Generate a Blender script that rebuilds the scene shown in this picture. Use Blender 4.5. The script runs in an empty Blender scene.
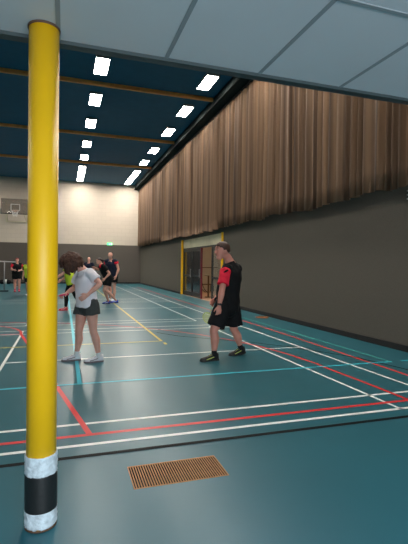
import bpy, bmesh, math, random
from mathutils import Vector as V, Matrix, noise
random.seed(7)
S = bpy.context.scene
C = S.collection
PI = math.pi

# ------------------------------------------------------------------ camera
H = 1.45
YAW, PIT, ROL, FPX = 0.317807, -0.0146132, 0.0126540, 425.797
_F = V((math.sin(YAW)*math.cos(PIT), math.cos(YAW)*math.cos(PIT), math.sin(PIT)))
_R0 = V((math.cos(YAW), -math.sin(YAW), 0)); _U0 = _R0.cross(_F)
_R = math.cos(ROL)*_R0 + math.sin(ROL)*_U0
_U = -math.sin(ROL)*_R0 + math.cos(ROL)*_U0
cam = bpy.data.objects.new('camera', bpy.data.cameras.new('camera')); C.objects.link(cam)
m = Matrix((_R, _U, -_F)).transposed().to_4x4(); m.translation = V((0, 0, H))
cam.matrix_world = m
cam.data.sensor_fit = 'HORIZONTAL'; cam.data.sensor_width = 36
cam.data.lens = FPX/408*36
cam.data.clip_start = 0.05; cam.data.clip_end = 200
S.camera = cam

def at(px, py, depth):
    """point on the vertical plane y = depth"""
    r = _R*((px-204)/FPX) - _U*((py-272)/FPX) + _F
    return V((0, 0, H)) + r*(depth/r.y)

# ------------------------------------------------------------------ light
w = bpy.data.worlds.new('world'); S.world = w; w.use_nodes = True
bg = w.node_tree.nodes['Background']
bg.inputs[0].default_value = (0.55, 0.75, 1.0, 1); bg.inputs[1].default_value = 0.02
LAMP = 54.0          # emission of the hall luminaires
S.view_settings.view_transform = 'Standard'; S.view_settings.look = 'None'
S.view_settings.exposure = 0.22; S.view_settings.gamma = 1.0
# unseen lamp added under the gallery behind the camera, brightening the near area
ld = bpy.data.lights.new('added_gallery_fill', 'AREA'); ld.shape = 'RECTANGLE'
ld.size = 1.2; ld.size_y = 0.5; ld.energy = 60; ld.color = (0.72, 0.88, 1.0)
lo = bpy.data.objects.new('added_gallery_fill', ld); C.objects.link(lo)
lo.location = (0.6, -1.6, 2.68)
# added daylight-coloured fill at the back wall, lighting the column and people
ld = bpy.data.lights.new('added_front_fill', 'AREA'); ld.shape = 'RECTANGLE'
ld.size = 5.0; ld.size_y = 1.5; ld.energy = 230; ld.color = (0.84, 0.93, 1.0)
lo = bpy.data.objects.new('added_front_fill', ld); C.objects.link(lo)
lo.location = (0.8, -3.12, 1.55); lo.rotation_euler = (math.radians(90), 0, 0)
try:
    S.cycles.use_denoising = True
    S.cycles.max_bounces = 8
    S.cycles.diffuse_bounces = 5
    S.cycles.sample_clamp_indirect = 4
except Exception: pass

# ------------------------------------------------------------------ materials
def srgb(r, g, b):
    f = lambda c: (c/255/12.92) if c/255 <= .04045 else ((c/255+.055)/1.055)**2.4
    return (f(r), f(g), f(b), 1)
def mat(name, col, rough=.6, metal=0, nscale=0, namp=.0, bump=0, emit=None, alpha=None, spec=.5, stretch=None, trans=0):
    m = bpy.data.materials.new(name); m.use_nodes = True
    nt = m.node_tree; b = nt.nodes['Principled BSDF']
    b.inputs['Base Color'].default_value = col
    b.inputs['Roughness'].default_value = rough
    b.inputs['Metallic'].default_value = metal
    b.inputs['Specular IOR Level'].default_value = spec
    if trans: b.inputs['Transmission Weight'].default_value = trans
    if alpha is not None: b.inputs['Alpha'].default_value = alpha
    if emit: b.inputs['Emission Color'].default_value = emit[0]; b.inputs['Emission Strength'].default_value = emit[1]
    if nscale:
        tc = nt.nodes.new('ShaderNodeTexCoord'); mp = nt.nodes.new('ShaderNodeMapping')
        nt.links.new(tc.outputs['Object'], mp.inputs[0])
        if stretch: mp.inputs['Scale'].default_value = stretch
        n = nt.nodes.new('ShaderNodeTexNoise'); n.inputs['Scale'].default_value = nscale
        n.inputs['Detail'].default_value = 4
        nt.links.new(mp.outputs[0], n.inputs[0])
        if namp:
            r = nt.nodes.new('ShaderNodeMapRange'); r.inputs[1].default_value = .3; r.inputs[2].default_value = .7
            r.inputs[3].default_value = 1-namp; r.inputs[4].default_value = 1+namp
            nt.links.new(n.outputs[0], r.inputs[0])
            mx = nt.nodes.new('ShaderNodeVectorMath'); mx.operation = 'SCALE'
            mx.inputs[0].default_value = col[:3]
            nt.links.new(r.outputs[0], mx.inputs['Scale']); nt.links.new(mx.outputs[0], b.inputs['Base Color'])
        if bump:
            bp = nt.nodes.new('ShaderNodeBump'); bp.inputs['Strength'].default_value = bump; bp.inputs['Distance'].default_value = .01
            nt.links.new(n.outputs[0], bp.inputs['Height']); nt.links.new(bp.outputs[0], b.inputs['Normal'])
    return m
M = {}
M['floor'] = mat('teal_sports_floor', srgb(40, 98, 109), .32, nscale=1.6, namp=.04, spec=.36)
M['line_white'] = mat('white_line_paint', srgb(242, 244, 238), .4)
M['line_red'] = mat('red_line_paint', srgb(222, 36, 38), .4)
M['line_black'] = mat('black_line_paint', srgb(10, 12, 14), .6, spec=.1)
M['line_blue'] = mat('light_blue_line_paint', srgb(62, 196, 216), .4)
M['line_cyan'] = mat('green_blue_line_paint', srgb(70, 170, 165), .4)
M['line_yellow'] = mat('yellow_line_paint', srgb(214, 190, 60), .4)
M['ceil'] = mat('teal_ceiling_boards', srgb(24, 92, 124), .8, nscale=3, namp=.06)
M['beam'] = mat('orange_wooden_batten', srgb(232, 160, 84), .6, nscale=8, namp=.1)
M['soffit'] = mat('pale_blue_panel', srgb(216, 218, 222), .6, nscale=.9, namp=.05)
M['soffit_edge'] = mat('dark_edge_profile', srgb(60, 72, 74), .5)
M['duct'] = mat('dark_painted_duct', srgb(40, 46, 46), .95, spec=.05)
M['soffit_joint'] = mat('grey_joint_strip', srgb(150, 156, 160), .6)
M['felt'] = mat('grey_wall_felt', srgb(96, 91, 83), .95, nscale=60, namp=.06, bump=.2, spec=.1)
M['felt_end'] = mat('grey_brown_wall_felt', srgb(92, 86, 80), .95, nscale=60, namp=.05, spec=.1)
M['base'] = mat('black_rubber_baseboard', srgb(22, 22, 22), .7)
M['yellow'] = mat('yellow_gloss_paint', srgb(243, 188, 12), .42, nscale=5, namp=.03)
M['crinkle'] = mat('white_crinkled_tape', srgb(205, 216, 222), .6, nscale=28, namp=.22, bump=.9)
M['blackband'] = mat('black_smooth_tape', srgb(30, 31, 31), .45)
M['rust'] = mat('brown_rim', srgb(92, 66, 48), .7)
M['black'] = mat('black_metal', srgb(24, 24, 26), .5)
M['bronze'] = mat('bronze_grille_bars', srgb(172, 124, 80), .5, metal=.2, nscale=20, namp=.15)
M['pit'] = mat('dark_duct', srgb(8, 7, 6), .9)
M['glassdark'] = mat('dark_tinted_glass', srgb(34, 37, 40), .15)
M['frame'] = mat('dark_door_frame', srgb(34, 32, 32), .5)
M['maroon'] = mat('maroon_jamb_paint', srgb(120, 38, 50), .5)
M['cream'] = mat('cream_panel', srgb(196, 188, 158), .5, nscale=2, namp=.1)
M['corwall'] = mat('cream_corridor_plaster', srgb(205, 192, 170), .8, nscale=3, namp=.04)
M['corfloor'] = mat('tan_corridor_tiles', srgb(205, 160, 125), .5, nscale=6, namp=.06)
M['wood'] = mat('brown_wood', srgb(120, 90, 60), .5, nscale=10, namp=.15)
M['white'] = mat('white_enamel', srgb(230, 230, 228), .4)
M['orange'] = mat('orange_brown_cap', srgb(150, 88, 40), .5, nscale=10, namp=.1)
M['lamp'] = mat('lit_diffuser', (1, 1, 1, 1), .5, emit=((1.0, 0.94, 0.86, 1), LAMP))
M['lampbody'] = mat('grey_lamp_housing', srgb(150, 150, 150), .5)
M['corlamp'] = mat('lit_corridor_lamp', (1, 1, 1, 1), .5, emit=((1, .85, .65, 1), 75))
M['exit'] = mat('lit_green_exit_sign', srgb(40, 160, 90), .5, emit=((.1, 1, .42, 1), 1.3))
M['exitw'] = mat('lit_white_pictogram', (1, 1, 1, 1), .5, emit=((.8, 1, .9, 1), 2))
M['redsign'] = mat('lit_red_sign', srgb(220, 40, 50), .5, emit=((1, .12, .12, 1), .7))
M['glass'] = mat('clear_board', srgb(120, 108, 96), .06, alpha=.45)
M['skin'] = mat('skin', srgb(226, 166, 146), .55, nscale=14, namp=.06)
M['skin_f'] = mat('flushed_skin', srgb(216, 144, 124), .55, nscale=14, namp=.06)
M['lips'] = mat('lips', srgb(165, 84, 78), .5)
M['eye'] = mat('eye_white', srgb(175, 160, 150), .3)
M['iris'] = mat('dark_iris', srgb(40, 28, 22), .3)
M['hair_brown'] = mat('brown_hair', srgb(72, 42, 27), .7, nscale=40, namp=.35, bump=.6, stretch=(1, 1, .25))
M['hair_short'] = mat('greying_brown_hair', srgb(68, 44, 32), .6, nscale=60, namp=.3, bump=.5)
M['hair_dark'] = mat('dark_hair', srgb(42, 26, 22), .6, nscale=40, namp=.3)
M['hair_red'] = mat('reddish_hair', srgb(150, 52, 52), .6, nscale=40, namp=.3)
M['tee_white'] = mat('white_cotton', srgb(246, 240, 244), .85, nscale=9, namp=.03, bump=.25, spec=.2)
M['short_grey'] = mat('dark_grey_cloth', srgb(72, 74, 72), .85, nscale=16, namp=.12, bump=.3, spec=.2)
M['cloth_black'] = mat('black_sports_cloth', srgb(17, 17, 19), .8, nscale=10, namp=.1, bump=.3, spec=.25)
M['cloth_red'] = mat('red_sports_cloth', srgb(226, 38, 62), .75, nscale=10, namp=.06, bump=.2, spec=.25)
M['cloth_navy'] = mat('navy_sports_cloth', srgb(26, 32, 52), .8, nscale=10, namp=.1, spec=.25)
M['cloth_lime'] = mat('lime_sports_cloth', srgb(200, 220, 60), .75, spec=.25)
M['cloth_pink'] = mat('pink_cloth', srgb(240, 90, 110), .75, spec=.25)
M['sock_black'] = mat('black_sock', srgb(20, 20, 22), .9)
M['sock_white'] = mat('white_sock', srgb(225, 225, 225), .9)
M['shoe_black'] = mat('black_shoe', srgb(30, 31, 30), .5)
M['shoe_white'] = mat('white_shoe', srgb(226, 226, 228), .5)
M['shoe_red'] = mat('red_shoe', srgb(214, 60, 70), .5)
M['shoe_blue'] = mat('blue_shoe', srgb(50, 80, 190), .5)
M['sole_grey'] = mat('grey_sole', srgb(120, 105, 105), .6)
M['sole_dark'] = mat('dark_sole', srgb(46, 42, 38), .6)
M['lime'] = mat('yellow_green_trim', srgb(205, 222, 110), .4)
M['pinkgrip'] = mat('pink_grip', srgb(224, 60, 100), .6)
M['string'] = mat('lime_string', srgb(205, 222, 130), .5)
M['net'] = mat('dark_net_cord', srgb(50, 40, 36), .8)

# end wall blocks: procedural bricks
def block_mat():
    m = bpy.data.materials.new('cream_painted_blocks'); m.use_nodes = True
    nt = m.node_tree; b = nt.nodes['Principled BSDF']; b.inputs['Roughness'].default_value = .85
    b.inputs['Specular IOR Level'].default_value = .2
    tc = nt.nodes.new('ShaderNodeTexCoord'); sp = nt.nodes.new('ShaderNodeSeparateXYZ'); cb = nt.nodes.new('ShaderNodeCombineXYZ')
    nt.links.new(tc.outputs['Object'], sp.inputs[0]); nt.links.new(sp.outputs[0], cb.inputs[0]); nt.links.new(sp.outputs[2], cb.inputs[1])
    br = nt.nodes.new('ShaderNodeTexBrick'); br.inputs['Scale'].default_value = 1
    br.inputs['Brick Width'].default_value = .6; br.inputs['Row Height'].default_value = .3
    br.inputs['Mortar Size'].default_value = .012; br.offset = .5
    br.inputs['Color1'].default_value = srgb(200, 188, 172); br.inputs['Color2'].default_value = srgb(196, 184, 169)
    br.inputs['Mortar'].default_value = srgb(190, 178, 162)
    nt.links.new(cb.outputs[0], br.inputs[0]); nt.links.new(br.outputs[0], b.inputs['Base Color'])
    return m
M['blocks'] = block_mat()
# curtain: brown cloth with strips of slightly different tone
def curtain_mat():
    m = bpy.data.materials.new('brown_curtain_cloth'); m.use_nodes = True
    nt = m.node_tree; b = nt.nodes['Principled BSDF']; b.inputs['Roughness'].default_value = .75
    b.inputs['Specular IOR Level'].default_value = .25
    b.inputs['Sheen Weight'].default_value = .15
    tc = nt.nodes.new('ShaderNodeTexCoord'); mp = nt.nodes.new('ShaderNodeMapping')
    mp.inputs['Scale'].default_value = (.4, 3.4, .025)
    nt.links.new(tc.outputs['Object'], mp.inputs[0])
    n = nt.nodes.new('ShaderNodeTexNoise'); n.inputs['Scale'].default_value = 1.6; n.inputs['Detail'].default_value = 6
    nt.links.new(mp.outputs[0], n.inputs[0])
    cr = nt.nodes.new('ShaderNodeValToRGB')
    cr.color_ramp.elements[0].position = .32; cr.color_ramp.elements[0].color = srgb(84, 64, 50)
    cr.color_ramp.elements[1].position = .68; cr.color_ramp.elements[1].color = srgb(172, 138, 108)
    nt.links.new(n.outputs[0], cr.inputs[0]); nt.links.new(cr.outputs[0], b.inputs['Base Color'])
    return m
M['curtain'] = curtain_mat()

# ------------------------------------------------------------------ mesh helpers
def link(name, me, mt, parent=None):
    o = bpy.data.objects.new(name, me); C.objects.link(o)
    for x in (mt if isinstance(mt, (list, tuple)) else [mt]): me.materials.append(x)
    if parent: o.parent = parent
    return o
def obj(name, bm, mt, parent=None, smooth=False, org=None):
    """bm holds world coordinates; stored relative to org (the thing's base)"""
    bmesh.ops.recalc_face_normals(bm, faces=bm.faces)
    if org is None and parent is not None: org = ORG.get(root_of(parent).name)
    if org is not None: bmesh.ops.translate(bm, verts=bm.verts, vec=-V(org))
    me = bpy.data.meshes.new(name); bm.to_mesh(me); bm.free()
    if smooth:
        for p in me.polygons: p.use_smooth = True
    o = link(name, me, mt, parent)
    if parent is None and org is not None: o.location = org
    return o
ORG = {}
def root_of(o):
    while o.parent: o = o.parent
    return o
def thing(name, label, cat, org, group=None, kind=None):
    o = bpy.data.objects.new(name, None); C.objects.link(o); o.location = org
    o.empty_display_size = .1
    ORG[o.name] = V(org)
    return tag(o, label, cat, group, kind)
def tag(o, label=None, cat=None, group=None, kind=None):
    if label: o['label'] = label
    if cat: o['category'] = cat
    if group: o['group'] = group
    if kind: o['kind'] = kind
    return o
def box(bm, a, b, bev=0):
    a = V(a); b = V(b)
    r = bmesh.ops.create_cube(bm, size=1)
    vs = r['verts']
    bmesh.ops.scale(bm, vec=(abs(b.x-a.x), abs(b.y-a.y), abs(b.z-a.z)), verts=vs)
    bmesh.ops.translate(bm, vec=(a+b)/2, verts=vs)
    if bev:
        es = list({e for v in vs for e in v.link_edges})
        bmesh.ops.bevel(bm, geom=es, offset=bev, segments=2, affect='EDGES', profile=.5)
    return bm
def B(a, b, bev=0): return box(bmesh.new(), a, b, bev)
def cr(pts, k=3):
    """Catmull-Rom refinement of [(V, a, b)]"""
    out = []
    n = len(pts)
    for i in range(n-1):
        p0, p1, p2, p3 = pts[max(i-1, 0)], pts[i], pts[i+1], pts[min(i+2, n-1)]
        for j in range(k):
            t = j/k
            f = lambda a, b, c, d: .5*((2*b)+(c-a)*t+(2*a-5*b+4*c-d)*t*t+(3*b-a-3*c+d)*t**3)
            out.append((f(p0[0], p1[0], p2[0], p3[0]), f(p0[1], p1[1], p2[1], p3[1]), f(p0[2], p1[2], p2[2], p3[2])))
    out.append(pts[-1])
    return out
def loft(bm, pts, side=(1, 0, 0), caps='rr', n=16, k=3):
    pts = [(V(q[0]), q[1], q[2] if len(q) > 2 else q[1]) for q in pts]
    if len(pts) > 2 and k > 1: pts = cr(pts, k)
    side = V(side)
    fr = []
    for i, (p, a, b) in enumerate(pts):
        t = (pts[min(i+1, len(pts)-1)][0]-pts[max(i-1, 0)][0])
        if t.length < 1e-9: t = V((0, 0, 1))
        t.normalize()
        s = side-t*side.dot(t)
        if s.length < .15:
            s = t.orthogonal() if not fr else fr[-1][3]-t*fr[-1][3].dot(t)
        s.normalize(); u = t.cross(s)
        fr.append((p, a, b, s, u, t))
    rings = []
    def ring(p, a, b, s, u):
        return [bm.verts.new(p+s*(a*math.cos(2*PI*i/n))+u*(b*math.sin(2*PI*i/n))) for i in range(n)]
    if caps[0] == 'r':
        p, a, b, s, u, t = fr[0]; r = min(a, b)
        for q in (.2, .55, .85):
            rings.append(ring(p-t*(r*math.cos(math.asin(q))), a*q, b*q, s, u))
    for p, a, b, s, u, t in fr: rings.append(ring(p, a, b, s, u))
    if caps[1] == 'r':
        p, a, b, s, u, t = fr[-1]; r = min(a, b)
        for q in (.85, .55, .2):
            rings.append(ring(p+t*(r*math.cos(math.asin(q))), a*q, b*q, s, u))
    for A, Bq in zip(rings, rings[1:]):
        for i in range(n):
            bm.faces.new((A[i], A[(i+1) % n], Bq[(i+1) % n], Bq[i]))
    bm.faces.new(rings[0][::-1]); bm.faces.new(rings[-1])
    return bm
def tube(bm, a, b, r, n=12, r2=None): return loft(bm, [(a, r), (b, r2 if r2 else r)], V((.3, 1, .2)), 'ff', n)
def ell(bm, c, rf, rs, ru, f, s, u, n=16, fn=None):
    c = V(c)
    r = bmesh.ops.create_uvsphere(bm, u_segments=n*2, v_segments=n, radius=1)
    for v in r['verts']:
        d = v.co.copy(); k = fn(d) if fn else 1
        v.co = c+(f*(d.x*rf)+s*(d.y*rs)+u*(d.z*ru))*k
    return bm
def remesh(bm, vox, smooth=2):
    bmesh.ops.recalc_face_normals(bm, faces=bm.faces)
    me = bpy.data.meshes.new('tmp'); bm.to_mesh(me); bm.free()
    o = bpy.data.objects.new('tmp', me); C.objects.link(o)
    r = o.modifiers.new('r', 'REMESH'); r.mode = 'VOXEL'; r.voxel_size = vox
    if smooth:
        s = o.modifiers.new('s', 'SMOOTH'); s.factor = .5; s.iterations = smooth
    dg = bpy.context.evaluated_depsgraph_get(); dg.update()
    me2 = bpy.data.meshes.new_from_object(o.evaluated_get(dg))
    out = bmesh.new(); out.from_mesh(me2)
    bpy.data.objects.remove(o); bpy.data.meshes.remove(me); bpy.data.meshes.remove(me2)
    return out
def wrinkle(bm, amp, sc, st=(1, 1, 1)):
    bm.normal_update()
    for v in bm.verts:
        q = V((v.co.x*st[0], v.co.y*st[1], v.co.z*st[2]))*sc
        v.co += v.normal*(noise.noise(q)*amp)
    return bm

# ------------------------------------------------------------------ the room
XW, YW, ZC = 5.66, 33.2, 7.6          # right wall, end wall, ceiling
XL, YB = -12.0, -3.2                    # left wall, back wall (out of view)
SOF, SOFY = 2.74, 2.66                # underside and edge of the gallery
st = lambda o, **k: tag(o, kind='structure', **k)
GX0, GX1, GY0, GY1 = .44, 1.10, 2.725, 3.045   # floor grille opening
bm = bmesh.new()
xs = [XL, GX0, GX1, XW]; ys = [YB, GY0, GY1, YW]
for i in range(3):
    for j in range(3):
        if i == 1 and j == 1: continue
        vs = [bm.verts.new(q) for q in ((xs[i], ys[j], 0), (xs[i+1], ys[j], 0), (xs[i+1], ys[j+1], 0), (xs[i], ys[j+1], 0))]
        bm.faces.new(vs)
bmesh.ops.remove_doubles(bm, verts=bm.verts, dist=1e-5)
bm.normal_update()
r = bmesh.ops.extrude_face_region(bm, geom=bm.faces[:])
bmesh.ops.translate(bm, verts=[v for v in r['geom'] if isinstance(v, bmesh.types.BMVert)], vec=(0, 0, -.12))
floor = st(obj('floor', bm, M['floor']))
# painted lines, parts of the floor
LV = [0]
def lines(name, mt, segs):
    LV[0] += 1; z = .0006*LV[0]+.0006
    bm = bmesh.new()
    for s in segs:
        wd, pts = s[0], [V((q[0], q[1], 0)) for q in s[1:]]
        L, Rr = [], []
        for i, p in enumerate(pts):
            t = (pts[min(i+1, len(pts)-1)]-pts[max(i-1, 0)]).normalized(); nn = V((-t.y, t.x, 0))*wd/2
            L.append(p+nn); Rr.append(p-nn)
        for i in range(len(pts)-1):
            q = [L[i], L[i+1], Rr[i+1], Rr[i]]
            top = [bm.verts.new((a.x, a.y, z)) for a in q]
            f = bm.faces.new(top); f.normal_update()
            if f.normal.z < 0: f.normal_flip()
    o = obj(name, bm, mt, floor)
    return o
def obj_lines(*a): return lines(*a)
hx, hy = -2.63, 5.285
arc = lambda cx, cy, r, a0, a1, n=24: [(cx+r*math.cos(math.radians(a0+(a1-a0)*i/n)), cy+r*math.sin(math.radians(a0+(a1-a0)*i/n))) for i in range(n+1)]
XE = -11.2
lines('white_court_lines', M['line_white'], [
    (.045, (XE, 3.52), (5.6, 3.52)), (.045, (XE, 3.99), (5.6, 3.99)),
    (.04, (3.31, 3.50), (3.31, 9.62)), (.04, (3.31, 10.66), (3.33, 32)), (.04, (4.08, 3.5), (4.08, 9.62)), (.04, (4.08, 10.6), (4.14, 32)),
    (.04, (-.82, 6.75), (4.08, 6.75)), (.04, (-.82, 3.52), (-.82, 9.87)), (.04, (-.82, 10.67), (-.82, 16.8)),
    (.04, (XE, 9.41), (4.08, 9.41)), (.04, (XE, 9.87), (4.08, 9.87)), (.04, (XE, 10.66), (3.31, 10.66)), (.04, (XE, 11.1), (4.1, 11.1)),
    (.04, (-.82, 14.2), (4.1, 14.2)), (.04, (XE, 16.6), (4.1, 16.6)), (.04, (XE, 17.1), (4.1, 17.1)), (.04, (XE, 17.9), (4.1, 17.9)),
    (.04, (XE, 18.35), (4.1, 18.35)), (.04, (-.82, 21.2), (4.1, 21.2)), (.04, (XE, 24), (4.1, 24)), (.04, (XE, 24.8), (4.1, 24.8)), (.04, (-.82, 18), (-.82, 31))])
lines('red_court_lines', M['line_red'], [
    (.05, (XE, 3.72), (3.64, 3.72)),
    (.05, (3.62, 3.72), (3.62, 4.6), (3.6, 5.3), *arc(hx, hy, 6.25, 2, 178)),
    (.05, (4.42, 3.2), (4.44, 4.57), (4.48, 6.11), (4.54, 9), (4.56, 28)),
    (.05, (.22, 3.72), (-.83, 9.45)), (.05, (-4.4, 9.45), (-.83, 9.45)),
    (.05, (-5.48, 3.72), (-4.43, 9.45)), (.05, *arc(hx, 9.45, 1.8, 0, 180))])
lines('black_court_lines', M['line_black'], [
    (.05, (XE, 3.31), (5.6, 3.31)),
    (.03, (1.9, 9.0), (2.26, 8.42), (2.9, 7.85), (3.4, 7.42), (3.88, 6.81), (4.19, 6.3), (4.5, 5.72), (4.67, 4.9), (4.76, 3.6))])
lines('blue_court_lines', M['line_blue'], [
    (.05, (XE, 5.34), (4.83, 5.34)), (.05, (.19, 5.34), (.19, 30)), (.05, (5.02, 5.34), (5.6, 5.34))])
lines('green_blue_sideline', M['line_cyan'], [(.045, (4.81, 5.34), (4.84, 30))])
lines('yellow_court_lines', M['line_yellow'], [
    (.05, (XE, 7.96), (1.80, 7.96)), (.05, (1.78, 7.94), (1.78, 30)), (.05, (1.79, 7.6), (1.79, 7.78))])

# right wall with the door opening
D0, D1, DZ = 14.92, 20.75, 2.74
bm = bmesh.new()
box(bm, (XW, YB, 0), (XW+.15, D0, ZC)); box(bm, (XW, D0, DZ), (XW+.15, D1, ZC)); box(bm, (XW, D1, 0), (XW+.15, YW+.15, ZC))
st(obj('wall_right', bm, M['felt']))
st(obj('wall_end', B((XL, YW, 2.95), (XW, YW+.15, ZC)), M['blocks']))
o = st(obj('wall_far', B((XL, YW-.03, 0), (XW, YW+.15, 2.95)), M['felt_end']))
st(obj('wall_left', B((XL-.15, YB, 0), (XL, YW+.15, ZC)), M['felt_end']))
st(obj('wall_back', B((XL-.15, YB-.15, 0), (XW+.15, YB, ZC)), M['felt_end']))
ceil = st(obj('ceiling', B((XL, YB, ZC), (XW+.15, YW+.15, ZC+.15)), M['ceil']))
st(obj('baseboard_right', box(B((XW-.03, YB, 0), (XW, D0-.09, .11)), (XW-.03, D1+.1, 0), (XW, YW-.05, .11)), M['base']))
st(obj('baseboard_end', B((XL, YW-.06, 0), (XW-.03, YW-.03, .11)), M['base']))
# battens across the ceiling
for i, y in enumerate((14.85, 20.65, 26.5)):
    tag(obj('ceiling_batten', B((XL, y-.05, ZC-.13), (XW-.52, y+.05, ZC), .01), M['beam'], org=(0, y, ZC)),
        ['orange wooden batten across the teal ceiling, nearest of all', 'orange wooden batten across the teal ceiling, second from the camera',
         'orange wooden batten across the teal ceiling, farthest from the camera', 'orange wooden batten across the ceiling closest to the cream end wall'][i], 'batten', 'battens across the ceiling')
bm = B((5.16, SOFY+.1, 7.28), (5.44, YW-.01, ZC-.001)); box(bm, (5.10, SOFY+.1, 7.25), (5.50, YW-.01, 7.28))
st(obj('trim_6', bm, M['duct']))
# gallery underside over the camera
st(obj('ceiling_gallery', B((XL, YB, SOF), (XW-.12, SOFY, SOF+.35)), M['soffit']))
st(obj('trim_1', box(B((XL, SOFY-.035, SOF-.012), (XW-.12, SOFY+.03, SOF+.40)), (XL, SOFY-.05, SOF-.02), (XW-.12, SOFY-.036, SOF)), M['soffit_edge']))
bm = bmesh.new()
x = -.04-.635*8
while x < XW-.2:
    box(bm, (x-.012, YB+.02, SOF-.004), (x+.012, SOFY-.05, SOF)); x += .635
for y in (1.76, .3, -1.1):
    box(bm, (XL, y-.012, SOF-.004), (XW-.12, y+.012, SOF))
st(obj('trim_2', bm, M['soffit_joint']))

# ------------------------------------------------------------------ ceiling lights
def light_fixture():
    t = thing('ceiling_light', '', 'ceiling light', (0, 0, ZC))
    bm = bmesh.new(); a, b, z0, z1 = .215, .58, ZC-.09, ZC
    box(bm, (-a, -b, z0), (-a+.02, b, z1)); box(bm, (a-.02, -b, z0), (a, b, z1))
    box(bm, (-a, -b, z0), (a, -b+.02, z1)); box(bm, (-a, b-.02, z0), (a, b, z1)); box(bm, (-a, -b, z1-.02), (a, b, z1))
    obj('housing', bm, M['lampbody'], t)
    obj('diffuser', B((-a+.021, -b+.021, ZC-.085), (a-.021, b-.021, ZC-.03)), M['lamp'], t)
    return t
LX = {'left': 1.05, 'right': 4.48}
ys = [5.2, 8.0, 10.8, 13.5, 16.3, 19.1, 22.4, 25.2, 28.1, 29.4, 30.7, 31.9]
ords = ['first', 'second', 'third', 'fourth', 'fifth', 'sixth', 'seventh', 'eighth', 'ninth']
proto = light_fixture(); first = True
def put_light(x, y, label, group):
    global first
    if first: o = proto; first = False
    else:
        o = proto.copy(); C.objects.link(o)
        for ch in proto.children:
            c = ch.copy(); C.objects.link(c); c.parent = o
    o.location = (x, y, ZC); tag(o, label, 'ceiling light', group)
for side in ('left', 'right'):
    for i, y in enumerate(ys):
        if i < 3: lab = 'lit ceiling light above the gallery edge, hidden in the photo'; g = 'ceiling lights hidden by the gallery'
        else: lab = 'lit white ceiling light, %s from the camera in the %s row' % (ords[i-3], 'row nearer the yellow column,' if 0 else ('left-hand' if side == 'left' else 'right-hand, curtain-side')); g = 'ceiling lights in the %s row' % side
        put_light(LX[side], y, lab, g)
for x in (-6.3, -9.8):  # out-of-view rows added so the hall is lit from both sides
    for y in (8.0, 16.3, 25.2, 31.0):
        put_light(x, y, 'added unseen ceiling light, lighting the hall from left of the frame', 'added ceiling lights left of the frame')

# ------------------------------------------------------------------ curtains
def curtain(y0, y1, label, seed, dz=0.0):
    random.seed(seed)
    prof = []                      # (y, x offset)
    y = y0; sgn = 1
    while y < y1:
        wdt = random.choice((.06, .08, .10, .14, .21)); d = random.uniform(.025, .085)
        prof.append((y, sgn*d, random.random())); sgn = -sgn; y += wdt
    prof.append((y1, 0, .5))
    rows = [7.12, 6.9, 6.3, 5.5, 4.6, 3.8, 3.2, 2.86]
    bm = bmesh.new(); grid = []
    pts = []
    for i in range(len(prof)-1):
        a, b = prof[i], prof[i+1]
        for j in range(4):
            t = j/4; s = (1-math.cos(PI*t))/2
            pts.append((a[0]+(b[0]-a[0])*t, a[1]+(b[1]-a[1])*s, a[2]*(1-t)+b[2]*t))
    pts.append((prof[-1][0], prof[-1][1], prof[-1][2]))
    for rI, z in enumerate(rows):
        row = []
        for (yy, xo, q) in pts:
            k = .55+.6*rI/len(rows)
            ph = noise.noise(V((yy*.7, z*.5, seed)))*.05
            zz = z
            if rI == len(rows)-1:
                zz += noise.noise(V((yy*1.1, 3.3, seed)))*.10+noise.noise(V((yy*5, 1.3, seed)))*.03+dz
            row.append(bm.verts.new((XW-.22+xo*k+ph*.6, yy+ph*.5, zz)))
        grid.append(row)
    for A, Bq in zip(grid, grid[1:]):
        for i in range(len(A)-1): bm.faces.new((A[i], A[i+1], Bq[i+1], Bq[i]))
    r = bmesh.ops.solidify(bm, geom=bm.faces[:], thickness=.006)
    o = obj('curtain', bm, M['curtain'], smooth=True, org=(XW-.2, (y0+y1)/2, 7.12))
    o.data.shade_smooth() if hasattr(o.data, 'shade_smooth') else None
    tag(o, label, 'curtain', 'brown curtains along the right wall')
curtain(24.6, 32.95, 'brown pleated curtain hanging in the far corner beside the cream end wall', 1)
curtain(15.0, 24.56, 'brown pleated curtain hanging over the glazed doors and yellow posts', 2, -.03)
curtain(9.6, 14.96, 'brown pleated curtain hanging right of the doors over the middle of the grey wall', 3)
curtain(3.2, 9.56, 'brown pleated curtain nearest the camera at the right edge', 4, -.02)
bm = bmesh.new(); box(bm, (XW-.24, 3.1, 7.14), (XW-.16, 33.0, 7.20))
for y in range(4, 33, 3): box(bm, (XW-.22, y-.03, 7.14), (XW, y+.03, 7.22))
tag(obj('curtain_rail', bm, M['black'], org=(XW-.2, 18, 7.14)), 'dark rail under the ceiling carrying the brown curtains', 'rail')

# ------------------------------------------------------------------ doors and corridor
xd = XW+.04
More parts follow.
